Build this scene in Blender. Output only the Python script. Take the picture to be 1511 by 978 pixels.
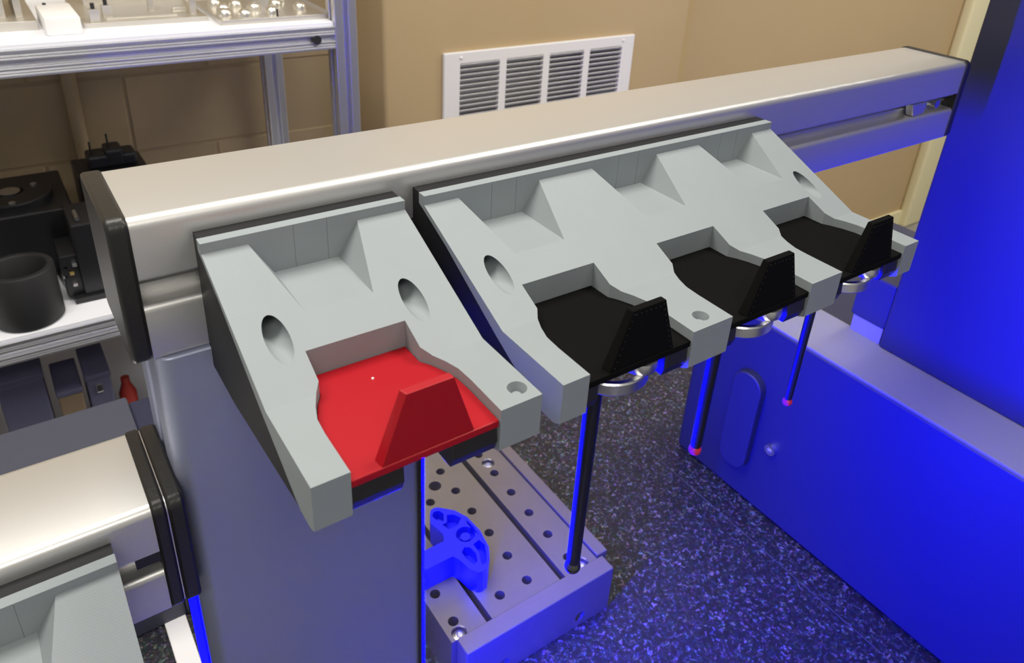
import bpy, bmesh, math, random
from mathutils import Matrix, Vector
random.seed(4)
for o in list(bpy.data.objects): bpy.data.objects.remove(o)
S = bpy.context.scene
COL = S.collection
# world axes: X runs along the rack beam, Y away from the viewer, Z up; the beam's upper front left corner is the origin (metres)

# ------------------------------------------------------------------ camera
cd = bpy.data.cameras.new('camera'); cam = bpy.data.objects.new('camera', cd); COL.objects.link(cam)
cd.sensor_width = 36; cd.sensor_fit = 'HORIZONTAL'; cd.lens = 27.021
cd.shift_x = -0.016913; cd.shift_y = -0.094342
cd.clip_start = 0.01; cd.clip_end = 50
RX = Vector((0.815021697, -0.576260017, 0.060531199))
RY = Vector((-0.216617119, -0.399916525, -0.890586210))
RZ = Vector((0.537416651, 0.712734990, -0.450768429))
m = Matrix.Identity(4)
for i in range(3):
    m[i][0] = RX[i]; m[i][1] = -RY[i]; m[i][2] = -RZ[i]
m.translation = Vector((-0.04158526, -0.37024336, 0.16950248))
cam.matrix_world = m
S.camera = cam
cd.dof.use_dof = True; cd.dof.focus_distance = 0.50; cd.dof.aperture_fstop = 18.0

# ------------------------------------------------------------------ world, lights, exposure
W = bpy.data.worlds.new('room_light'); S.world = W; W.use_nodes = True
bg = W.node_tree.nodes['Background']; bg.inputs[0].default_value = (0.92, 0.88, 0.80, 1); bg.inputs[1].default_value = 0.40

def area(name, loc, target, sx, sy, power, col):
    l = bpy.data.lights.new(name, 'AREA'); l.shape = 'RECTANGLE'; l.size = sx; l.size_y = sy; l.energy = power; l.color = col
    o = bpy.data.objects.new(name, l); COL.objects.link(o); o.location = loc
    o.rotation_euler = (Vector(target) - Vector(loc)).to_track_quat('-Z', 'Y').to_euler()
    return o
WARM = (1.0, 0.95, 0.87)
area('ceiling_panel_light_offscreen', (-0.35, 0.45, 1.45), (-0.35, 0.45, 0), 1.2, 0.6, 29, WARM)
area('ceiling_panel_light_offscreen', (1.4, -0.15, 1.45), (1.4, -0.15, 0), 1.2, 0.6, 40, WARM)
area('ceiling_panel_light_offscreen', (-0.6, -1.5, 1.45), (-0.6, -1.5, 0), 1.2, 0.6, 20, WARM)
area('ceiling_panel_light_offscreen', (3.6, 0.1, 1.45), (3.6, 0.1, 0), 1.2, 0.6, 50, WARM)
VS = S.view_settings
VS.view_transform = 'Standard'; VS.look = 'None'; VS.gamma = 1; VS.use_curve_mapping = False; VS.exposure = 0.0

# ------------------------------------------------------------------ materials
MATS = {}
def nodes(name):
    mt = bpy.data.materials.new(name); mt.use_nodes = True; MATS[name] = mt
    nt = mt.node_tree; return mt, nt, nt.nodes['Principled BSDF']
def mat(name, col, rough=0.5, metal=0.0, bump=None, mottle=None, spec=0.5, aniso=0):
    """bump = (kind, scale, strength); mottle = (scale, amount)"""
    mt, nt, b = nodes(name)
    b.inputs['Base Color'].default_value = (*col, 1); b.inputs['Roughness'].default_value = rough; b.inputs['Metallic'].default_value = metal
    b.inputs['Specular IOR Level'].default_value = spec
    if aniso: b.inputs['Anisotropic'].default_value = aniso
    tc = nt.nodes.new('ShaderNodeTexCoord')
    if mottle:
        n = nt.nodes.new('ShaderNodeTexNoise'); n.inputs['Scale'].default_value = mottle[0]; n.inputs['Detail'].default_value = 5
        nt.links.new(tc.outputs['Object'], n.inputs['Vector'])
        r = nt.nodes.new('ShaderNodeMix'); r.data_type = 'RGBA'
        a = mottle[1]
        r.inputs[6].default_value = (*[c * (1 - a) for c in col], 1); r.inputs[7].default_value = (*[min(1, c * (1 + a)) for c in col], 1)
        nt.links.new(n.outputs['Fac'], r.inputs[0]); nt.links.new(r.outputs[2], b.inputs['Base Color'])
    if bump:
        kind, sc, st = bump[:3]
        if kind == 'layers':
            n = nt.nodes.new('ShaderNodeTexWave'); n.wave_type = 'BANDS'; n.bands_direction = bump[3]; n.inputs['Scale'].default_value = sc; n.inputs['Distortion'].default_value = 0.4
        else:
            n = nt.nodes.new('ShaderNodeTexNoise'); n.inputs['Scale'].default_value = sc; n.inputs['Detail'].default_value = 6
        nt.links.new(tc.outputs['Object'], n.inputs['Vector'])
        bp = nt.nodes.new('ShaderNodeBump'); bp.inputs['Strength'].default_value = st; bp.inputs['Distance'].default_value = 0.0006
        nt.links.new(n.outputs['Fac'], bp.inputs['Height']); nt.links.new(bp.outputs['Normal'], b.inputs['Normal'])
    return mt
mat('anodised', (0.76, 0.755, 0.74), 0.36, 0.78, bump=('noise', 900, 0.05))
mat('column_alu', (0.38, 0.41, 0.56), 0.40, 0.5, bump=('noise', 1200, 0.05))
mat('grey_print', (0.270, 0.303, 0.318), 0.55, 0, bump=('layers', 520, 0.045, 'Z'), mottle=(40, 0.04))
mat('black_print', (0.012, 0.012, 0.013), 0.5, 0, bump=('layers', 420, 0.35, 'Z'), spec=0.3)
mat('black_cap', (0.018, 0.017, 0.016), 0.34, 0, bump=('noise', 500, 0.25))
mat('black_plate', (0.006, 0.006, 0.006), 0.8, 0, bump=('noise', 700, 0.3), spec=0.04)
mat('red_print', (0.37, 0.004, 0.011), 0.42, 0, bump=('layers', 420, 0.10, 'Z'), spec=0.3)
mat('steel', (0.72, 0.72, 0.73), 0.30, 1.0)
mat('carbon', (0.012, 0.012, 0.014), 0.3, 0)
mat('ruby', (0.75, 0.03, 0.06), 0.08, 0)
mat('dark_ball', (0.10, 0.10, 0.11), 0.12, 0.7)
mat('ground_steel', (0.30, 0.28, 0.275), 0.34, 0.72, mottle=(25, 0.10), bump=('noise', 700, 0.1))
mat('blue_print', (0.006, 0.008, 0.75), 0.45, 0, bump=('layers', 420, 0.2, 'Z'))
mat('panel_paint', (0.021, 0.023, 0.052), 0.5, 0, bump=('noise', 800, 0.1))
mat('ledge_paint', (0.26, 0.26, 0.30), 0.45, 0)
mat('slate_paint', (0.058, 0.062, 0.088), 0.5, 0)
mat('shelf_alu', (0.70, 0.70, 0.74), 0.36, 0.85)
mat('shelf_board', (0.86, 0.87, 0.92), 0.5)
mat('white_paint', (0.84, 0.83, 0.82), 0.45)
mat('vent_paint', (0.80, 0.78, 0.77), 0.4)
mat('duct_metal', (0.45, 0.45, 0.45), 0.5, 0.6)
mat('tan_wall', (0.47, 0.345, 0.185), 0.8, 0, bump=('noise', 160, 0.3), mottle=(3, 0.05))
mat('block_paint', (0.36, 0.275, 0.165), 0.85, 0, bump=('noise', 220, 0.8), mottle=(14, 0.10))
mat('mortar', (0.34, 0.26, 0.155), 0.9)
mat('cream_trim', (0.78, 0.72, 0.46), 0.5)
mat('floor_tile', (0.30, 0.28, 0.26), 0.5, mottle=(8, 0.2))
mat('seam_grey', (0.075, 0.075, 0.09), 0.5)
mat('rubber', (0.016, 0.016, 0.017), 0.55)
mat('black_metal', (0.014, 0.014, 0.016), 0.35)
mat('raw_alu', (0.66, 0.63, 0.57), 0.35, 0.8)
mat('shiny', (0.85, 0.82, 0.74), 0.28, 0.9)
mat('brass', (0.55, 0.40, 0.16), 0.35, 0.9)
mat('box_plastic', (0.10, 0.10, 0.17), 0.6)
mat('box_card', (0.22, 0.16, 0.10), 0.6)
mat('bottle_red', (0.35, 0.03, 0.02), 0.5)
def granite():
    mt, nt, b = nodes('granite')
    tc = nt.nodes.new('ShaderNodeTexCoord')
    n1 = nt.nodes.new('ShaderNodeTexNoise'); n1.inputs['Scale'].default_value = 190; n1.inputs['Detail'].default_value = 3; n1.inputs['Roughness'].default_value = 0.6; n1.inputs['Distortion'].default_value = 0.8
    n2 = nt.nodes.new('ShaderNodeTexVoronoi'); n2.inputs['Scale'].default_value = 260
    nt.links.new(tc.outputs['Object'], n1.inputs['Vector']); nt.links.new(tc.outputs['Object'], n2.inputs['Vector'])
    r = nt.nodes.new('ShaderNodeValToRGB')
    r.color_ramp.elements[0].position = 0.45; r.color_ramp.elements[0].color = (0.016, 0.016, 0.020, 1)
    r.color_ramp.elements[1].position = 0.74; r.color_ramp.elements[1].color = (0.36, 0.36, 0.42, 1)
    e = r.color_ramp.elements.new(0.58); e.color = (0.050, 0.050, 0.062, 1)
    mx = nt.nodes.new('ShaderNodeMix'); mx.data_type = 'RGBA'; mx.blend_type = 'MULTIPLY'; mx.inputs[0].default_value = 0.55
    nt.links.new(n1.outputs['Fac'], r.inputs['Fac']); nt.links.new(r.outputs['Color'], mx.inputs[6]); nt.links.new(n2.outputs['Color'], mx.inputs[7])
    nt.links.new(mx.outputs[2], b.inputs['Base Color']); b.inputs['Roughness'].default_value = 0.4
granite()
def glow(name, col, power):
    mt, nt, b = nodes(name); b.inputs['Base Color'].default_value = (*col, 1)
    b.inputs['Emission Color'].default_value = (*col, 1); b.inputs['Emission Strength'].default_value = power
glow('added_blue_glow', (0.0, 0.0, 1.0), 2700)  # emission of the added corner strip, main source of the blue light
glow('added_blue_glow_soft', (0.0, 0.0, 1.0), 4)  # weaker emission that makes the column's left face glow blue

# ------------------------------------------------------------------ mesh helpers (coordinates are world metres)
def prism(pts, axis, a, b):
    """polygon pts extruded along axis from a to b; pts are (y,z) for axis x, (x,z) for y, (x,y) for z"""
    bm = bmesh.new()
    def P(p, t):
        return {'x': (t, p[0], p[1]), 'y': (p[0], t, p[1]), 'z': (p[0], p[1], t)}[axis]
    A = [bm.verts.new(P(p, a)) for p in pts]; B = [bm.verts.new(P(p, b)) for p in pts]
    n = len(pts)
    bm.faces.new(A); bm.faces.new(B)
    for i in range(n): bm.faces.new((A[i], A[(i + 1) % n], B[(i + 1) % n], B[i]))
    bmesh.ops.recalc_face_normals(bm, faces=bm.faces)
    return bm
def box(x0, x1, y0, y1, z0, z1, bev=0, seg=2):
    bm = prism([(x0, y0), (x1, y0), (x1, y1), (x0, y1)], 'z', z0, z1)
    if bev: bmesh.ops.bevel(bm, geom=bm.edges[:], offset=bev, segments=seg, profile=0.5, affect='EDGES')
    return bm
def cyl(c, r, h0, h1, axis='z', n=32, r2=None):
    bm = bmesh.new(); r2 = r if r2 is None else r2
    def P(k, rr, t):
        u, v = rr * math.cos(k), rr * math.sin(k)
        return {'z': (c[0] + u, c[1] + v, t), 'x': (t, c[0] + u, c[1] + v), 'y': (c[0] + u, t, c[1] + v)}[axis]
    A = [bm.verts.new(P(2 * math.pi * i / n, r, h0)) for i in range(n)]; B = [bm.verts.new(P(2 * math.pi * i / n, r2, h1)) for i in range(n)]
    bm.faces.new(A); bm.faces.new(B)
    for i in range(n): bm.faces.new((A[i], A[(i + 1) % n], B[(i + 1) % n], B[i]))
    bmesh.ops.recalc_face_normals(bm, faces=bm.faces)
    return bm
def lathe(c, prof, n=40, closed=False):
    """profile of (r, z) turned about the vertical axis through c"""
    bm = bmesh.new(); rings = []
    for r, z in prof:
        rings.append([bm.verts.new((c[0] + r * math.cos(2 * math.pi * i / n), c[1] + r * math.sin(2 * math.pi * i / n), z)) for i in range(n)])
    L = len(rings)
    for k in range(L if closed else L - 1):
        a, b = rings[k], rings[(k + 1) % L]
        for i in range(n): bm.faces.new((a[i], a[(i + 1) % n], b[(i + 1) % n], b[i]))
    if not closed:
        if prof[0][0] > 1e-6: bm.faces.new(rings[0])
        if prof[-1][0] > 1e-6: bm.faces.new(rings[-1])
    bmesh.ops.remove_doubles(bm, verts=bm.verts[:], dist=1e-7)
    bmesh.ops.recalc_face_normals(bm, faces=bm.faces)
    return bm
def ball(c, r, n=24):
    bm = bmesh.new(); bmesh.ops.create_uvsphere(bm, u_segments=n, v_segments=n // 2, radius=r)
    bmesh.ops.translate(bm, verts=bm.verts, vec=c); return bm
def rrect(a0, a1, b0, b1, r, n=6, rs=None):
    """rounded rectangle outline; rs = radius for each corner (a0b0, a1b0, a1b1, a0b1)"""
    rs = rs or (r, r, r, r); out = []
    for (ca, cb, sa, sb, st), q in zip(((a0, b0, 1, 1, 180), (a1, b0, -1, 1, 270), (a1, b1, -1, -1, 0), (a0, b1, 1, -1, 90)), rs):
        if q <= 0: out.append((ca, cb)); continue
        for k in range(n + 1):
            t = math.radians(st + 90 * k / n); out.append((ca + sa * q + q * math.cos(t), cb + sb * q + q * math.sin(t)))
    return out
def join(*bms):
    out = bmesh.new()
    for b in bms:
        me = bpy.data.meshes.new('tmp'); b.to_mesh(me); b.free(); out.from_mesh(me); bpy.data.meshes.remove(me)
    return out
def cut(bm, cutters):
    """bm minus every cutter, exact boolean"""
    def tmp(b):
        me = bpy.data.meshes.new('tmp'); b.to_mesh(me); b.free(); o = bpy.data.objects.new('tmp', me); COL.objects.link(o); return o
    t = tmp(bm); cs = [tmp(c) for c in cutters]
    for c in cs:
        md = t.modifiers.new('cut', 'BOOLEAN'); md.operation = 'DIFFERENCE'; md.solver = 'EXACT'; md.object = c
    dg = bpy.context.evaluated_depsgraph_get(); dg.update()
    me = bpy.data.meshes.new_from_object(t.evaluated_get(dg))
    out = bmesh.new(); out.from_mesh(me); bpy.data.meshes.remove(me)
    for o in [t] + cs:
        d = o.data; bpy.data.objects.remove(o); bpy.data.meshes.remove(d)
    return out
def tag(o, label=None, cat=None, group=None, kind=None):
    if label: o['label'] = label
    if cat: o['category'] = cat
    if group: o['group'] = group
    if kind: o['kind'] = kind
    return o
def thing(name, loc, label, cat, group=None):
    o = bpy.data.objects.new(name, None); COL.objects.link(o); o.location = loc; o.empty_display_size = 0.02
    return tag(o, label, cat, group)
def wloc(o):
    v = Vector((0, 0, 0))
    while o: v += o.location; o = o.parent
    return v
def obj(name, bm, mt, parent=None, smooth=None, origin=None, label=None, bev=0):
    """link bm (world coordinates) as one mesh object"""
    me = bpy.data.meshes.new(name)
    org = Vector(origin) if origin else (wloc(parent) if parent else Vector((0, 0, 0)))
    bmesh.ops.translate(bm, verts=bm.verts, vec=-org)
    bm.to_mesh(me); bm.free(); me.materials.append(MATS[mt])
    o = bpy.data.objects.new(name, me); COL.objects.link(o)
    if parent: o.parent = parent; o.location = org - wloc(parent)
    else: o.location = org
    if smooth is not None:
        me.shade_smooth() if smooth >= 180 else me.set_sharp_from_angle(angle=math.radians(smooth))
        if smooth < 180:
            for p in me.polygons: p.use_smooth = True
            me.set_sharp_from_angle(angle=math.radians(smooth))
    if bev:
        md = o.modifiers.new('edge', 'BEVEL'); md.width = bev; md.segments = 2; md.limit_method = 'ANGLE'; md.angle_limit = math.radians(40); md.use_clamp_overlap = True
    if label: o['label'] = label
    return o
def struct(name, bm, mt, **k):
    return tag(obj(name, bm, mt, **k), kind='structure')
def copy_tree(o, parent=None):
    c = o.copy(); COL.objects.link(c); c.parent = parent
    for ch in list(o.children): copy_tree(ch, c)
    return c
def piece(name, src, parent, off):
    """another copy of the part src, moved by off"""
    c = src.copy(); c.name = name; COL.objects.link(c); c.parent = parent; c.location = src.location + Vector(off); return c

# ------------------------------------------------------------------ the room
FLOOR = -1.76
struct('floor', box(-3, 7, -3, 4, FLOOR - 0.05, FLOOR), 'floor_tile')
wb = struct('wall_back', box(-3, 0.98, 1.7035, 1.86, FLOOR, 1.6), 'mortar')
BW, BH, J = 0.40, 0.20, 0.006
bx0 = box(-BW / 2 + J / 2, BW / 2 - J / 2, 1.70, 1.72, -BH / 2 + J / 2, BH / 2 - J / 2, 0.003, 1)
first = None
for r in range(13):
    zc = -0.592 + 0.1 + (r - 5) * BH
    for c in range(-3, 4):
        xc = 0.04 + BW / 2 + c * BW + (0 if r % 2 == 0 else -BW / 2)
        if xc > 0.83: continue
        if first is None: first = obj('block', bx0, 'block_paint', wb, origin=(0, 1.71, 0)); first.location = (xc, 1.71, zc)
        else:
            p = piece('block', first, wb, (0, 0, 0)); p.location = (xc, 1.71, zc)
struct('wall_chase', cut(box(0.845, 1.99, 1.5, 1.9, FLOOR, 1.6, 0.012, 3), [box(1.05, 1.71, 1.4, 1.74, -0.632, -0.378)]), 'tan_wall', smooth=40)
struct('wall_right', box(1.99, 7, 1.72, 1.9, FLOOR, 1.6), 'tan_wall')
t1 = struct('trim_1', join(box(4.33, 4.62, 1.66, 1.72, FLOOR + 0.0, 1.6, 0.015, 3)), 'cream_trim', smooth=40)
struct('baseboard_right', box(1.99, 4.33, 1.70, 1.72, FLOOR, FLOOR + 0.1), 'cream_trim')
tp = tag(obj('conduit_pipe', cyl((0.125, 1.685), 0.0155, FLOOR, 0.6, n=20), 'block_paint', smooth=40, origin=(0.125, 1.685, FLOOR)),
         'painted conduit pipe running up the block wall behind the shelf', 'pipe')

# ------------------------------------------------------------------ wall vent
V0, V1, VT, VB = 1.022, 1.738, -0.360, -0.650
v = thing('wall_vent', (1.38, 1.5, VB), 'white louvred return air grille on the tan wall', 'vent')
mw, mull = 0.052, 0.024
pw = (V1 - V0 - 2 * mw - 3 * mull) / 4
fr = cut(box(V0, V1, 1.488, 1.5, VB, VT, 0.003), [box(V0 + mw + i * (pw + mull), V0 + mw + i * (pw + mull) + pw, 1.47, 1.52, VB + 0.032, VT - 0.032) for i in range(4)])
obj('vent_frame', fr, 'vent_paint', v)
obj('duct', cut(box(1.050, 1.710, 1.500, 1.740, -0.632, -0.378), [box(1.052, 1.708, 1.49, 1.738, -0.630, -0.380)]), 'duct_metal', v)
sl0 = None
rows = 15; pz = (VT - VB - 0.064) / rows
for i in range(4):
    xa = V0 + mw + i * (pw + mull)
    for r in range(rows):
        zc = VT - 0.032 - (r + 0.5) * pz
        if sl0 is None:
            b = prism([(1.4862, zc + 0.0045), (1.4870, zc + 0.0056), (1.4950, zc - 0.0030), (1.4942, zc - 0.0041)], 'x', xa - 0.001, xa + pw + 0.001)
            sl0 = obj('louvre', b, 'vent_paint', v); z0 = zc; x0 = xa
        else: piece('louvre', sl0, v, (xa - x0, 0, zc - z0))
for x in (V0 + 0.055, V1 - 0.05):
    obj('screw', ball((x, 1.488, VT - 0.016), 0.0045, 12), 'vent_paint', v, smooth=180)

# ------------------------------------------------------------------ shelf unit (aluminium extrusion frame)
SX0, SX1, SY0, SY1 = -1.10, 0.598, 1.10, 1.62
sh = thing('storage_shelf', (SX0, SY0, FLOOR), 'aluminium extrusion storage shelf with white boards against the block wall', 'shelf')
def slotted(a0, a1, b0, b1, sides):
    """section of an extrusion with a slot in the middle of the given sides ('a0','a1','b0','b1')"""
    g = 0.0052; d = 0.018; am, bmid = (a0 + a1) / 2, (b0 + b1) / 2; p = []
    def edge(pts): p.extend(pts)
    edge([(a0, b0)]);
    if 'b0' in sides: edge([(am - g, b0), (am - g, b0 + d), (am + g, b0 + d), (am + g, b0)])
    edge([(a1, b0)])
    if 'a1' in sides: edge([(a1, bmid - g), (a1 - d, bmid - g), (a1 - d, bmid + g), (a1, bmid + g)])
    edge([(a1, b1)])
    if 'b1' in sides: edge([(am + g, b1), (am + g, b1 - d), (am - g, b1 - d), (am - g, b1)])
    edge([(a0, b1)])
    if 'a0' in sides: edge([(a0, bmid + g), (a0 + d, bmid + g), (a0 + d, bmid - g), (a0, bmid - g)])
    return p
for x in (SX0, SX1 - 0.046):
    for y in (SY0, SY1 - 0.046):
        obj('post', prism(slotted(x, x + 0.046, y, y + 0.046, ('a0', 'a1', 'b0', 'b1')), 'z', FLOOR, 0.45), 'shelf_alu', sh, bev=0.0015)
def ribbed(y0, y1, z0, z1):
    """front rail section: one wide slot, fine ridges above and below it"""
    h = z1 - z0; p = [(y0, z0)]
    for a, bb, d in ((0.12, 0.17, 0.002), (0.22, 0.27, 0.002), (0.36, 0.60, 0.009), (0.70, 0.75, 0.002), (0.80, 0.85, 0.002)):
        p += [(y0, z0 + a * h), (y0 + d, z0 + a * h), (y0 + d, z0 + bb * h), (y0, z0 + bb * h)]
    p += [(y0, z1), (y1, z1), (y1, z0)]
    return p
for zt in (-0.172, -0.700, -1.06):
    fr = obj('front_rail', prism(ribbed(SY0 + 0.001, SY0 + 0.045, zt - 0.045, zt), 'x', SX0 + 0.046, SX1 - 0.046), 'shelf_alu', sh, bev=0.001)
    obj('rear_rail', prism(slotted(SY1 - 0.045, SY1 - 0.001, zt - 0.045, zt, ('a0',)), 'x', SX0 + 0.046, SX1 - 0.046), 'shelf_alu', sh)
    for x in (SX0 + 0.001, SX1 - 0.045):
        obj('side_rail', prism(slotted(x, x + 0.044, zt - 0.045, zt, ('a0', 'a1')), 'y', SY0 + 0.046, SY1 - 0.046), 'shelf_alu', sh)
    obj('shelf_board', box(SX0 + 0.047, SX1 - 0.047, SY0 + 0.006, SY1 - 0.006, zt + 0.0, zt + 0.008, 0.001), 'shelf_board', sh)
    if zt > -0.2: obj('knob', join(cyl((0.513, zt - 0.0235), 0.0085, SY0 - 0.003, SY0 + 0.008, 'y', 20)), 'rubber', fr, smooth=40)
UP, LOW, BOT = -0.164, -0.692, -1.052

# things on the upper shelf
t = thing('machined_fixture', (0.0, 1.28, UP), 'aluminium plate fixture with upright fins beside the white block', 'fixture')
obj('base_plate', box(-0.14, 0.058, 1.20, 1.42, UP, UP + 0.016, 0.001), 'raw_alu', t)
for i, x in enumerate((-0.06, -0.025, 0.005, 0.030)):
    obj('fin', box(x, x + 0.011, 1.235, 1.38, UP + 0.016, UP + 0.10, 0.001), 'raw_alu', t)
t = thing('white_block', (0.092, 1.20, UP), 'white rectangular block between two aluminium fixtures on the shelf', 'block')
obj('body', box(0.064, 0.118, 1.145, 1.27, UP, UP + 0.030, 0.003), 'white_paint', t, smooth=40)
obj('screw', cyl((0.078, 1.262), 0.003, UP + 0.030, UP + 0.033, n=12), 'rubber', t)
t = thing('gauge_fixture', (0.23, 1.28, UP), 'flat aluminium gauge plate with pegs and a bright slot', 'fixture')
obj('base_plate', box(0.126, 0.335, 1.185, 1.42, UP, UP + 0.009, 0.001), 'raw_alu', t)
obj('slot_bar', box(0.165, 0.285, 1.205, 1.213, UP + 0.009, UP + 0.012, 0.001), 'shiny', t)
for x, y in ((0.138, 1.195), (0.163, 1.225)):
    p = obj('peg', box(x, x + 0.016, y, y + 0.016, UP + 0.009, UP + 0.030, 0.001), 'raw_alu', t)
    obj('screw', cyl((x + 0.008, y + 0.008), 0.0035, UP + 0.030, UP + 0.040, n=10), 'rubber', p)
obj('upright', box(0.247, 0.257, 1.26, 1.275, UP + 0.009, UP + 0.055, 0.001), 'raw_alu', t)
obj('upright', box(0.312, 0.322, 1.215, 1.23, UP + 0.009, UP + 0.055, 0.001), 'raw_alu', t)
obj('cross_bar', box(0.285, 0.310, 1.24, 1.25, UP + 0.009, UP + 0.018, 0.002), 'shiny', t)
obj('back_wall', box(0.15, 0.33, 1.36, 1.372, UP + 0.009, UP + 0.09, 0.001), 'raw_alu', t)
t = thing('domed_fixture', (0.45, 1.24, UP), 'clear edged aluminium tray of shiny dome clamps beside the shelf post', 'fixture')
obj('base_plate', box(0.345, 0.548, 1.135, 1.34, UP, UP + 0.010, 0.001), 'raw_alu', t)
d0 = None
for i, (x, y) in enumerate(((0.362, 1.17), (0.372, 1.215), (0.395, 1.155), (0.405, 1.25), (0.43, 1.21), (0.45, 1.165), (0.48, 1.235), (0.515, 1.19), (0.50, 1.27), (0.37, 1.27))):
    b = lathe((x, y), [(0.013, UP + 0.010), (0.013, UP + 0.014), (0.0115, UP + 0.020), (0.0075, UP + 0.0245), (0.0, UP + 0.026)], 20)
    if d0 is None: d0 = obj('dome', b, 'shiny', t, smooth=40); dx, dy = x, y
    else: b.free(); piece('dome', d0, t, (x - dx, y - dy, 0))
obj('pin', cyl((0.452, 1.139), 0.002, UP + 0.010, UP + 0.024, n=8), 'rubber', t)

# things on the lower shelf
cx, cy = -0.062, 1.166
tag(obj('black_cup', lathe((cx, cy), [(0.0, LOW), (0.054, LOW), (0.058, LOW + 0.004), (0.058, LOW + 0.108), (0.056, LOW + 0.111), (0.047, LOW + 0.111), (0.045, LOW + 0.108), (0.045, LOW + 0.02), (0.0, LOW + 0.02)], 48), 'rubber', smooth=35, origin=(cx, cy, LOW)),
    'thick walled round black cup standing open on the lower shelf', 'cup')
t = thing('black_fixture', (0.06, 1.22, LOW), 'black angled fixture block with small hardware on the lower shelf', 'fixture')
obj('body', prism([(0.016, 1.172), (0.20, 1.168), (0.20, 1.30), (0.0, 1.30)], 'z', LOW, LOW + 0.012), 'black_metal', t)
obj('upright', box(0.035, 0.19, 1.18, 1.29, LOW + 0.012, LOW + 0.165, 0.003), 'black_metal', t)
obj('handle', cyl((0.05, LOW + 0.172), 0.004, 1.19, 1.23, 'y', 12), 'steel', t)
for k, (x, y, z) in enumerate(((0.013, 1.19, 0.075), (0.021, 1.185, 0.062), (0.009, 1.19, 0.055), (0.028, 1.18, 0.082), (0.022, 1.178, 0.040))):
    obj('nut', box(x - 0.004, x + 0.004, y, y + 0.015, LOW + z - 0.003, LOW + z + 0.003, 0.001), 'brass' if k == 1 else 'steel', t)
obj('bracket_arm', box(0.006, 0.036, 1.19, 1.28, LOW + 0.012, LOW + 0.10, 0.002), 'black_metal', t)
t = thing('turntable_fixture', (-0.05, 1.42, LOW), 'black boxy fixture with a round disc on top behind the cup', 'fixture')
obj('body', box(-0.20, 0.055, 1.31, 1.53, LOW, LOW + 0.150, 0.004), 'black_metal', t)
d = obj('disc', lathe((-0.045, 1.40), [(0, LOW + 0.150), (0.075, LOW + 0.150), (0.075, LOW + 0.163), (0.072, LOW + 0.166), (0.025, LOW + 0.166), (0.025, LOW + 0.160), (0, LOW + 0.160)], 40), 'black_metal', t, smooth=35)
obj('hub', lathe((-0.045, 1.40), [(0, LOW + 0.160), (0.020, LOW + 0.160), (0.020, LOW + 0.168), (0, LOW + 0.168)], 24), 'steel', d, smooth=35)
for x, y in ((-0.045, 1.335), (0.0, 1.42)): obj('screw', cyl((x, y), 0.006, LOW + 0.163, LOW + 0.169, n=12), 'steel', d)
t = thing('tall_black_fixture', (0.16, 1.45, LOW), 'tall black box fixture topped with spiky clamps', 'fixture')
obj('body', box(0.078, 0.215, 1.36, 1.47, LOW, LOW + 0.190, 0.004), 'black_metal', t)
for x0_, x1_, h in ((0.105, 0.145, 0.030), (0.14, 0.175, 0.040), (0.17, 0.20, 0.028)):
    obj('clamp', box(x0_, x1_, 1.385, 1.44, LOW + 0.190, LOW + 0.190 + h, 0.006), 'black_metal', t)
for x, h in ((0.115, 0.055), (0.15, 0.068)): obj('spike', cyl((x, 1.41), 0.002, LOW + 0.205, LOW + 0.190 + h, n=8), 'black_metal', t)
# things on the dark bottom shelf
bots = [('storage_box', -0.38, -0.27, 0.16, 'box_card', 'brown box on the dark bottom shelf far from the post'), ('storage_box', -0.15, -0.07, 0.21, 'box_plastic', 'dark purple box on the bottom shelf'),
        ('storage_box', -0.055, -0.01, 0.15, 'box_card', 'narrow brown box on the bottom shelf beside the dark case'), ('tool_case', 0.0, 0.045, 0.17, 'box_plastic', 'small dark case with a silver latch on the bottom shelf'),
        ('storage_box', 0.16, 0.24, 0.26, 'box_plastic', 'tall blue grey box at the end of the bottom shelf')]
for nm, a, b, h, mt_, lb in bots:
    t = thing(nm, ((a + b) / 2, 1.24, BOT), lb, 'box')
    obj('body', box(a, b, 1.18, 1.30, BOT, BOT + h, 0.004), mt_, t)
    obj('lid', box(a - 0.002, b + 0.002, 1.178, 1.302, BOT + h, BOT + h + 0.012, 0.003), 'box_plastic', t)
    if nm == 'tool_case': obj('latch', box(a + 0.015, a + 0.028, 1.174, 1.18, BOT + h - 0.03, BOT + h - 0.01, 0.002), 'steel', t)
tag(obj('red_bottle', lathe((0.075, 1.24), [(0, BOT), (0.017, BOT), (0.018, BOT + 0.075), (0.009, BOT + 0.10), (0.009, BOT + 0.115), (0, BOT + 0.115)], 20), 'bottle_red', smooth=50, origin=(0.075, 1.24, BOT)), 'small red bottle on the dark bottom shelf', 'bottle')
tag(obj('steel_jar', lathe((-0.21, 1.23), [(0, BOT), (0.03, BOT), (0.032, BOT + 0.11), (0.022, BOT + 0.14), (0.022, BOT + 0.165), (0, BOT + 0.17)], 20), 'steel', smooth=50, origin=(-0.21, 1.23, BOT)), 'small steel jar on the dark bottom shelf', 'jar')

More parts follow.
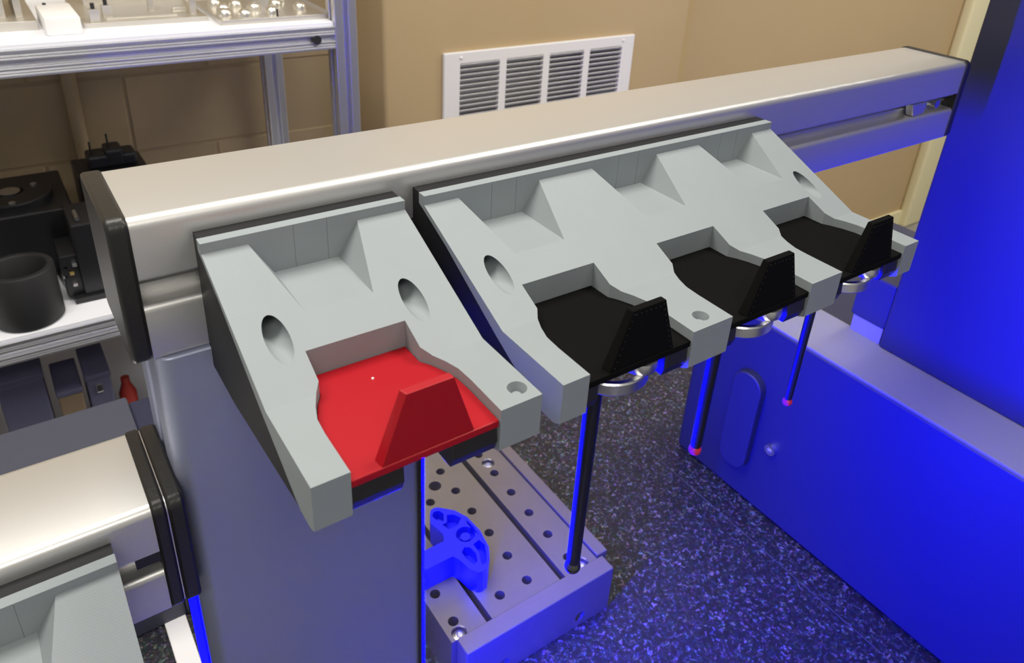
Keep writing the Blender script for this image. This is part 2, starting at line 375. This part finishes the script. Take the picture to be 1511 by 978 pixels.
# ------------------------------------------------------------------ granite table
GZ = -0.70
g = thing('granite_table', (0.4, 0.2, FLOOR), 'speckled dark granite measuring table under the rack', 'table')
obj('granite_slab', box(-0.9, 1.5, -1.2, 0.80, GZ - 0.25, GZ, 0.006), 'granite', g)
obj('pedestal', box(-0.7, 1.3, -1.0, 0.6, FLOOR, GZ - 0.25, 0.01), 'slate_paint', g)
obj('seam', box(0.7172, 0.7184, -1.1, 0.40, GZ - 0.001, GZ + 0.0003), 'seam_grey', g, label='thin pale line along the granite')
tag(obj('guide_strip', box(-0.0035, 0.0205, -1.1, 0.47, GZ, GZ + 0.003, 0.001), 'white_paint', origin=(0.01, -0.3, GZ)), 'white flat strip lying on the granite beside the column', 'strip')
t = thing('rear_guard', (-0.3, 0.45, GZ), 'slate grey sheet metal guard behind the lower beam', 'machine guard')
obj('main_cover', box(-0.9, 0.0225, 0.36, 0.5615, GZ, -0.50, 0.003), 'slate_paint', t)
obj('end_cover', box(0.0225, 0.16, 0.36, 0.555, GZ, -0.506, 0.003), 'panel_paint', t)

# ------------------------------------------------------------------ machine carriage at the right
t = thing('machine_carriage', (0.95, -0.4, GZ), 'measuring machine portal leg with stepped painted covers lit blue', 'machine')
cb = prism(rrect(0.767, 1.25, -1.15, 0.262, 0, 6, (0, 0, 0.012, 0.012)), 'z', GZ + 0.004, -0.3975)
obj('lower_cover', cb, 'panel_paint', t, smooth=35, bev=0.003)
obj('ledge', prism(rrect(0.769, 0.865, -1.15, 0.260, 0, 6, (0, 0, 0.010, 0.010)), 'z', -0.3975, -0.395), 'ledge_paint', t)
obj('upper_cover', prism(rrect(0.853, 1.25, -1.15, 0.032, 0, 5, (0, 0, 0.004, 0.004)), 'z', -0.393, 0.75), 'panel_paint', t, smooth=35)
obj('side_block', box(0.856, 1.15, 0.032, 0.083, -0.371, -0.305, 0.003), 'panel_paint', t)
obj('block_foot', box(0.858, 1.15, 0.034, 0.078, -0.395, -0.371), 'ledge_paint', t)
pl = obj('raised_pill', prism(rrect(0.122, 0.171, -0.645, -0.478, 0.0225, 8), 'x', 0.754, 0.769), 'panel_paint', t, smooth=40, bev=0.002)
sc = obj('screw', cut(cyl((0.0917, -0.5785), 0.0085, 0.7610, 0.7675, 'x', 24), [cyl((0.0917, -0.5785), 0.0045, 0.75, 0.7660, 'x', 6)]), 'steel', t, smooth=40)
obj('plinth', box(0.775, 1.24, -1.14, 0.25, GZ, GZ + 0.0045), 'panel_paint', t)

# ------------------------------------------------------------------ rack beams and column
BH_, BD_ = 0.08, 0.0735
def beam_profile(y0, zt):
    r = 0.0055; p = []
    def arc(cy, cz, rr, a0, a1, n=6):
        for k in range(n + 1):
            t = math.radians(a0 + (a1 - a0) * k / n); p.append((cy + rr * math.cos(t), cz + rr * math.sin(t)))
    yb = y0 + BD_; zb = zt - BH_
    arc(y0 + r, zt - r, r, 90, 180)                       # front top
    p += [(y0, zt - 0.0318), (y0 + 0.0035, zt - 0.0322), (y0 + 0.0035, zt - 0.0345), (y0 + 0.015, zt - 0.0345), (y0 + 0.015, zt - 0.0400), (y0 + 0.0115, zt - 0.0405), (y0 + 0.0115, zt - 0.0425), (y0 + 0.0135, zt - 0.0430), (y0 + 0.0135, zt - 0.0480)]
    arc(y0 + 0.004, zt - 0.0520, 0.004, 90, 180)
    arc(y0 + 0.002, zb + 0.002, 0.002, 180, 270, 3)
    arc(yb - 0.002, zb + 0.002, 0.002, 270, 360, 3)
    arc(yb - r, zt - r, r, 0, 90)
    return p
def cap_bm(y0, zt, x0, x1, grow=0.0012):
    return prism(rrect(y0 - grow, y0 + BD_ + grow, zt - BH_ - grow, zt + grow, 0.0065, 6), 'x', x0, x1)
L = 0.779
bt = thing('rack_beam', (0.39, 0.037, -BH_), 'long anodised aluminium rack beam with black end caps holding the probe holders', 'beam')
obj('profile', prism(beam_profile(0, 0), 'x', 0, L), 'anodised', bt, smooth=40)
obj('end_cap', cap_bm(0, 0, -0.0100, 0), 'black_cap', bt, smooth=40, bev=0.0018)
obj('end_cap', cap_bm(0, 0, L, L + 0.0095), 'black_cap', bt, smooth=40, bev=0.0018)
obj('slot_nut', prism([(0.700, -0.0350), (0.728, -0.0350), (0.724, -0.0475), (0.706, -0.0475)], 'y', 0.002, 0.010), 'shelf_alu', bt, bev=0.001)
obj('slot_bolt', join(cyl((0.750, -0.0405), 0.0045, 0.003, 0.012, 'y', 16)), 'steel', bt, smooth=40)
LY, LZ = -0.013, -0.165
lb = thing('rack_beam', (-0.3, LY + 0.037, LZ - BH_), 'lower anodised rack beam butting against the side of the column', 'beam')
obj('profile', prism(beam_profile(LY, LZ), 'x', -0.75, -0.0172), 'anodised', lb, smooth=40)
obj('end_cap', cap_bm(LY, LZ, -0.0172, -0.0098), 'black_cap', lb, smooth=40, bev=0.0015)
obj('end_cap', cap_bm(LY, LZ, -0.76, -0.75), 'black_cap', lb, smooth=40, bev=0.0015)
obj('mounting_flange', cap_bm(LY, LZ, -0.0092, 0.0), 'black_cap', lb, smooth=40, bev=0.0018)
obj('flange_shim', cap_bm(LY, LZ, -0.0098, -0.0092, 0.0002), 'steel', lb)
obj('groove_clip', box(-0.030, -0.0172, LY + 0.001, LY + 0.009, LZ - 0.040, LZ - 0.0322), 'black_cap', lb)
obj('flange_bolt', cyl((LY + 0.03, LZ - 0.088), 0.007, -0.012, -0.002, 'x', 16), 'black_cap', lb, smooth=40)
ct = thing('support_column', (0.078, 0.034, GZ), 'slate grey aluminium column carrying the rack beams', 'column')
CX1, CY0, CY1 = 0.1555, -0.0025, 0.070
colp = rrect(0.0, CX1, CY0, CY1, 0.009, 8)
ps = []
for q in colp:
    ps.append(q)
# shallow groove down the left face (between its two left corners)
k = max(range(len(ps)), key=lambda i: (ps[i][0] < 1e-6) * (ps[i][1]))
left = [i for i in range(len(ps)) if ps[i][0] < 1e-6]
out = []
for i, q in enumerate(ps):
    out.append(q)
i_top = max(left, key=lambda i: ps[i][1])
idx = out.index(ps[i_top])
out[idx + 1:idx + 1] = [(0.0, 0.042), (0.004, 0.040), (0.004, 0.030), (0.0, 0.028)]
obj('column_body', prism(out, 'z', GZ, -BH_), 'column_alu', ct, smooth=40, bev=0.0012)
# emissive strips added to the column to supply its blue light: one down its right front corner, one down its left face below the lower beam
def glow_strip_bm(cx_, cy_, ang, w, th, z0, z1):
    n = Vector((math.cos(ang), math.sin(ang))); u = Vector((-n.y, n.x))
    return prism([(cx_ + n.x * a_ + u.x * b_, cy_ + n.y * a_ + u.y * b_) for a_, b_ in ((0, -w / 2), (th, -w / 2), (th, w / 2), (0, w / 2))], 'z', z0, z1)
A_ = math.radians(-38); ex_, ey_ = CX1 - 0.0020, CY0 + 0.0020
ls = obj('added_glow_strip', glow_strip_bm(ex_ + 0.0024 * math.cos(A_), ey_ + 0.0024 * math.sin(A_), A_, 0.0080, 0.0003, GZ + 0.01, -0.130), 'added_blue_glow', ct, label='blue glowing strip added along the column corner')
obj('added_glow_shield', glow_strip_bm(ex_, ey_, A_, 0.0088, 0.0023, GZ + 0.005, -0.128), 'black_cap', ls)  # black backing added to keep the strip's glow off things behind it
obj('added_glow_strip', glow_strip_bm(-0.0002, 0.034, math.radians(180), 0.046, 0.0012, GZ + 0.01, -0.2475), 'added_blue_glow_soft', ct, label='blue glowing strip added along the column corner')

# ------------------------------------------------------------------ probe holders
ZR = -0.0603          # top of the plate seat
PT = 0.0040           # plate thickness
YN, YE = -0.0780, -0.1510
NOTCH = [(0.0256, YN + 0.0), (0.0258, -0.0935), (0.0290, -0.0985), (0.0325, -0.1065), (0.0350, -0.1150), (0.0356, -0.1250), (0.0356, -0.1510)]
def notch_outline(grow=0.0, yfront=-0.16, yback=YN, side=1):
    R = [(x + grow, y) for x, y in NOTCH[:-1]] + [(NOTCH[-1][0] + grow, yfront)]
    R[0] = (R[0][0], yback)
    Lf = [(-x, y) for x, y in reversed(R)]
    # the near side of the left arm bulges a touch more than its twin
    return R + Lf
def slope(y): return -0.0176 + (y + 0.0149) * (-0.0547 + 0.0176) / (-0.0993 + 0.0149)
SIDE = [(-0.1340, -0.0800), (-0.0913, -0.0597), (-0.0402, -0.0325), (-0.0149, -0.0213), (-0.0084, -0.0185)]
TOP = [(-0.0084, -0.0120), (-0.0149, -0.0120), (-0.0149, -0.0176), (-0.0993, -0.0547), (YE, -0.0547), (YE, -0.0780), (-0.1465, -0.0803)]
DEEP = TOP + [(-0.1340, -0.0803), (-0.1150, -0.0775), (-0.0700, -0.0700), (-0.0084, -0.0600)]
BLACK = [(0.0, -0.0120), (-0.0084, -0.0120)] + SIDE[::-1] + [(-0.1320, -0.0812), (-0.0400, -0.0918), (0.0, -0.0922)]
EW = 0.0030           # width of the black cheek at each end of a holder
def shift(pts, dy, dz): return [(a + dy, b + dz) for a, b in pts]
def holder(name, x0, x1, slots, holes, dimples, label, dy=0.0, dz=0.0, inner=(0.0115, 0.0115), ring=None):
    t = thing(name, ((x0 + x1) / 2, -0.06 + dy, -0.09 + dz), label, 'probe holder')
    cutters = []
    for xc in slots:
        cutters.append(prism([(xc + x, y + dy) for x, y in notch_outline()], 'z', -0.12 + dz, 0.02 + dz))
        fl = -0.0370; zt = 0.010; sp = 0.0177 + (zt - fl) * 0.0117 / 0.0195
        cutters.append(prism([(xc - 0.0177, fl + dz), (xc + 0.0177, fl + dz), (xc + sp, zt + dz), (xc - sp, zt + dz)], 'y', -0.0620 + dy, -0.0149 + dy))
        for q in (-0.0060, 0.0120):      # fine joints in the back wall of the pocket
            cutters.append(box(xc + q, xc + q + 0.00025, -0.0155 + dy, -0.0146 + dy, fl + dz, -0.0122 + dz))
    for x in holes: cutters.append(cyl((x, -0.0412 + dz), 0.0058, -0.12 + dy, -0.0300 + dy, 'y', 48))
    for x in dimples: cutters.append(cyl((x, -0.1412 + dy), 0.0030, -0.0610 + dz, -0.0540 + dz, 'z', 28, r2=0.0050))
    under = [(-0.1340, -0.0801)] + SIDE[1:] + [(-0.0050, -0.0185), (-0.0050, -0.2), (-0.1340, -0.2)]
    for a, b in ((x0 - 0.01, x0 + EW), (x1 - EW, x1 + 0.01)): cutters.append(prism(shift(under, dy, dz), 'x', a, b))
    cov = obj('cover', cut(prism(shift(DEEP, dy, dz), 'x', x0, x1), cutters), 'grey_print', t, smooth=12)
    bc = [prism(shift(DEEP, dy, dz)[:-1] + [(-0.0084 + dy, -0.0602 + dz)], 'x', x0 + EW + 0.0001, x1 - EW - 0.0001)]
    for xc in slots:
        bc.append(prism([(xc + x, y + dy) for x, y in notch_outline(0.0002)], 'z', ZR - PT - 0.0006 + dz, 0.02 + dz))
        bc.append(box(xc - 0.0115, xc + 0.0115, -0.17 + dy, -0.1180 + dy, -0.11 + dz, -0.05 + dz))
        bc.append(cyl((xc, -0.1180 + dy), 0.0115, -0.11 + dz, -0.05 + dz, 'z', 32))
        if ring: bc.append(cyl((xc + ring[0], ring[1] + dy), ring[2], -0.0779 + dz, -0.05 + dz, 'z', 40))
    base = obj('base', cut(prism(shift(BLACK, dy, dz), 'x', x0 + 0.0004, x1 - 0.0004), bc), 'black_print', t)
    for xc in slots:
        for s in (-1, 1):
            a, b = sorted((xc + s * inner[(s + 1) // 2], xc + s * 0.0352))
            tg = prism(shift([(-0.1195, ZR - PT), (-0.1492, ZR - PT), (-0.1500, -0.0730), (-0.1480, -0.0785), (-0.1195, -0.0785)], dy, dz), 'x', a, b)
            obj('tongue', tg, 'black_cap', base, bev=0.0006)
        seat = prism([(xc + x, y + dy) for x, y in notch_outline(-0.0004, -0.1190)], 'z', -0.0785 + dz, ZR - PT + dz)
        obj('seat', cut(seat, [cyl((xc + (ring[0] if ring else 0), (ring[1] if ring else -0.1180) + dy), ring[2] if ring else 0.0115, -0.11 + dz, -0.05 + dz, 'z', 40)]), 'black_print', base)
    for x in dimples:
        obj('pin', lathe((x, -0.1412 + dy), [(0, -0.0605 + dz), (0.0024, -0.0605 + dz), (0.0024, -0.0585 + dz), (0.0, -0.0578 + dz)], 16), 'grey_print', cov, smooth=40)
    return t
S1 = 0.0792; SL = (0.2016, 0.3034, 0.4046)
holder('probe_holder', 0.0273, 0.1375, [S1], [0.0443, 0.1146], [0.1300], 'single grey probe holder on black base with the red plate')
holder('triple_probe_holder', 0.1497, 0.4566, SL, [0.1670, 0.4392], [0.2525], 'wide grey probe holder with three slots on a black base', inner=(0.0275, 0.0188), ring=(-0.0045, -0.1300, 0.0229))
holder('probe_holder', -0.1487, -0.0385, [-0.0968], [-0.1317, -0.0614], [-0.0460], 'single grey probe holder hanging on the lower beam', dy=LY, dz=LZ)

# ------------------------------------------------------------------ plates and styli
def plate_bm(grow):
    pts = notch_outline(-0.0003, -0.1505, YN - 0.0003)
    return prism([(x, y) for x, y in pts], 'z', ZR - PT, ZR)
def fin_bm():
    """upright tab, wider at its foot, on the front edge of the plate"""
    bm = bmesh.new()
    q = [(-0.0225, -0.1443, ZR), (0.0225, -0.1443, ZR), (0.0118, -0.1452, -0.0280), (-0.0112, -0.1452, -0.0280)]
    f = [(-0.0218, -0.1500, ZR), (0.0225, -0.1500, ZR), (0.0125, -0.1488, -0.0285), (-0.0096, -0.1488, -0.0285)]
    A = [bm.verts.new(p) for p in q]; B = [bm.verts.new(p) for p in f]
    bm.faces.new(A); bm.faces.new(B)
    for i in range(4): bm.faces.new((A[i], A[(i + 1) % 4], B[(i + 1) % 4], B[i]))
    bmesh.ops.recalc_face_normals(bm, faces=bm.faces); return bm
def at(bm, x):
    bmesh.ops.translate(bm, verts=bm.verts, vec=(x, 0, 0)); return bm
rp = thing('slot_plate', (S1, -0.115, ZR - PT), 'red plastic dummy plate with upright tab in the single holder', 'plate')
obj('plate', at(plate_bm(0), S1), 'red_print', rp, bev=0.0006)
obj('tab', at(fin_bm(), S1), 'red_print', rp, bev=0.0004)
for (x, y) in ((0.0, -0.0945),): obj('speck', ball((S1 + x, y, ZR), 0.0007, 8), 'white_paint', rp)
styli = [(SL[0], -0.118, -0.2425, 0.0050, 0.0044, 0.0053, 'dark_ball', 'black stylus plate with the longest thick stylus and a dark ball tip'),
         (SL[1], -0.118, -0.1930, 0.0046, 0.0040, 0.0045, 'ruby', 'black stylus plate with a medium stylus and ruby tip in the middle slot'),
         (SL[2], -0.1175, -0.1945, 0.0034, 0.0030, 0.0037, 'ruby', 'black stylus plate with the thinnest stylus and a small ruby tip')]
for xc, y, zt, r1, r2, rb, bmt, lab in styli:
    t = thing('stylus_plate', (xc, y, ZR - PT), lab, 'stylus', 'stylus plates in the triple holder')
    p = obj('plate', at(plate_bm(0), xc), 'black_plate', t, bev=0.0006)
    tb = obj('tab', at(fin_bm(), xc), 'black_plate', t, bev=0.0004)
    # raised dots along the edges of the tab's front face
    dots = []
    for k in range(9):
        f = (k + 0.5) / 9
        for sx, x0_, x1_ in ((-1, -0.0190, -0.0085), (1, 0.0205, 0.0105)):
            dots.append((x0_ + (x1_ - x0_) * f, -0.1500 + 0.0012 * f, ZR + (0.0315) * f))
    for k in range(6): dots.append((-0.0075 + 0.0032 * k, -0.1489, -0.0310))
    db = None
    for dxx, dyy, dzz in dots:
        if db is None: db = obj('dot', ball((xc + dxx, dyy, dzz), 0.00035, 6), 'rubber', tb, origin=(xc + dxx, dyy, dzz)); b0 = (dxx, dyy, dzz)
        else: piece('dot', db, tb, (dxx - b0[0], dyy - b0[1], dzz - b0[2]))
    yc = -0.1300
    obj('ring', lathe((xc - 0.0045, yc), [(0.0192, -0.0700), (0.0218, -0.0700), (0.0225, -0.0708), (0.0225, -0.0767), (0.0218, -0.0775), (0.0192, -0.0775)], 56, closed=True), 'steel', t, smooth=40)
    obj('ring_clip', lathe((xc + 0.0062, yc - 0.0128), [(0.0074, -0.0643), (0.0092, -0.0643), (0.0096, -0.0680), (0.0092, -0.0702), (0.0074, -0.0702)], 36, closed=True), 'steel', t, smooth=40)
    obj('hub', lathe((xc, y), [(0.0, ZR - PT), (0.0054, ZR - PT), (0.0054, -0.0860), (0.0050, -0.0880), (0.0, -0.0880)], 32), 'black_cap', t, smooth=40)
    obj('shaft', lathe((xc, y), [(0.0, -0.0880), (r1, -0.0880), (r2, zt + rb * 1.2), (r2 * 0.8, zt + rb * 0.5), (0.0, zt + rb * 0.5)], 24), 'carbon', t, smooth=40)
    obj('tip', ball((xc, y, zt), rb), bmt, t, smooth=180)

# ------------------------------------------------------------------ fixture plate on the granite
PK = (0.1695 + 0.63) / (0.1695 + 0.66)
def px_(x): return -0.0416 + (x + 0.0416) * PK
def py_(y): return -0.3702 + (y + 0.3702) * PK
ZP = -0.630
ft = thing('fixture_plate', (px_(0.375), py_(0.25), GZ), 'ground steel fixture plate with rows of holes lying on the granite', 'fixture')
X0, X1 = px_(0.262), px_(0.482)
YA, YB = py_(0.128), py_(0.42)
cutters = []
holes = []
for x in (0.2775, 0.3440, 0.385, 0.451):
    for k in range(7):
        y = 0.1515 + 0.0444 * k
        if x == 0.3440 and 0 < k < 4: pass
        holes.append((x, y))
for x, y in holes: cutters.append(cyl((px_(x), py_(y)), 0.0063, ZP - 0.03, ZP + 0.01, n=20))
big = [(0.4545, 0.352), (0.4605, 0.1345), (0.2760, 0.1350), (0.3644, 0.3527)]
for x, y in big[:3]:
    cutters.append(cyl((px_(x), py_(y)), 0.0092, ZP - 0.012, ZP + 0.01, n=24))
cutters.append(cyl((px_(big[3][0]), py_(big[3][1])), 0.0088, ZP - 0.03, ZP + 0.01, n=24))
for a, b in ((0.3105, 0.3185), (0.4210, 0.4295)):
    cutters.append(box(px_(a), px_(b), YA - 0.01, YB + 0.01, ZP - 0.032, ZP + 0.01))
body = cut(box(X0, X1, YA, YB, GZ, ZP), cutters)
obj('plate', body, 'ground_steel', ft)
for x, y in big[:3]:
    s_ = obj('cap_screw', lathe((px_(x), py_(y)), [(0, ZP - 0.012), (0.0072, ZP - 0.012), (0.0072, ZP - 0.005), (0.0040, ZP - 0.004), (0.0038, ZP - 0.008), (0, ZP - 0.008)], 24), 'steel', ft, smooth=40)
yf = py_(0.1040)
fb = cut(box(px_(0.2685), px_(0.4895), yf, YA - 0.0003, GZ, ZP + 0.003, 0.0008, 1),
         [cyl((px_(0.4396), -0.683), 0.0075, yf - 0.01, yf + 0.014, 'y', 20), cyl((px_(0.3218), -0.683), 0.0075, yf - 0.01, yf + 0.014, 'y', 20)])
obj('front_bar', fb, 'ground_steel', ft)
obj('side_bar', box(px_(0.4835), px_(0.5005), py_(0.1300), YB, ZP - 0.012, ZP + 0.004, 0.0008, 1), 'ground_steel', ft)
obj('side_foot', box(X1 + 0.0002, px_(0.4880), py_(0.1500), YB - 0.01, GZ, ZP - 0.0125), 'ground_steel', ft)

# ------------------------------------------------------------------ blue printed part on the fixture plate
HEAD = [(0.3030, 0.2560), (0.3074, 0.2622), (0.3130, 0.2635), (0.3183, 0.2615), (0.3338, 0.2457), (0.3415, 0.2278), (0.3439, 0.2017), (0.3396, 0.1744), (0.3310, 0.1590), (0.3222, 0.1496), (0.3150, 0.1480), (0.3089, 0.1502),
        (0.3033, 0.1598), (0.3000, 0.1760), (0.2958, 0.1857), (0.2200, 0.1862), (0.2200, 0.2110), (0.2980, 0.2110), (0.3026, 0.2200), (0.3000, 0.2330), (0.2975, 0.2440)]
ZB, ZTOP = ZP, ZP + 0.035
c_ = []
c_.append(prism([(0.3060, 0.2450), (0.3045, 0.2530), (0.3090, 0.2580), (0.3160, 0.2565), (0.3190, 0.2490), (0.3130, 0.2380)], 'z', ZTOP - 0.014, ZTOP + 0.01))
c_.append(prism([(0.3085, 0.2345), (0.3155, 0.2345), (0.3215, 0.2450), (0.3290, 0.2410), (0.3345, 0.2310), (0.3240, 0.2230), (0.3120, 0.2230)], 'z', ZTOP - 0.014, ZTOP + 0.01))
c_.append(cyl((0.3255, 0.2060), 0.0120, ZTOP - 0.014, ZTOP + 0.01, n=28))
c_.append(prism([(0.3075, 0.1850), (0.3140, 0.1900), (0.3200, 0.1860), (0.3215, 0.1740), (0.3170, 0.1640), (0.3110, 0.1620), (0.3075, 0.1720)], 'z', ZTOP - 0.014, ZTOP + 0.01))
c_.append(prism([(0.3255, 0.1880), (0.3350, 0.1900), (0.3375, 0.1800), (0.3320, 0.1680), (0.3250, 0.1570), (0.3190, 0.1560), (0.3210, 0.1640), (0.3255, 0.1740)], 'z', ZTOP - 0.014, ZTOP + 0.01))
c_.append(prism([(0.3380, 0.2250), (0.3400, 0.2100), (0.3390, 0.1960), (0.3365, 0.2060), (0.3360, 0.2200)], 'z', ZTOP - 0.014, ZTOP + 0.01))
bp_ = thing('printed_part', (0.30, 0.20, ZB), 'blue plastic axe shaped printed part with hollow cells on the fixture plate', 'printed part')
obj('body', cut(prism(HEAD, 'z', ZB, ZTOP), c_), 'blue_print', bp_, bev=0.0006)
obj('hub_boss', lathe((0.3255, 0.2060), [(0, ZTOP - 0.014), (0.0062, ZTOP - 0.014), (0.0062, ZTOP - 0.004), (0.0, ZTOP - 0.004)], 24), 'blue_print', bp_, smooth=40)
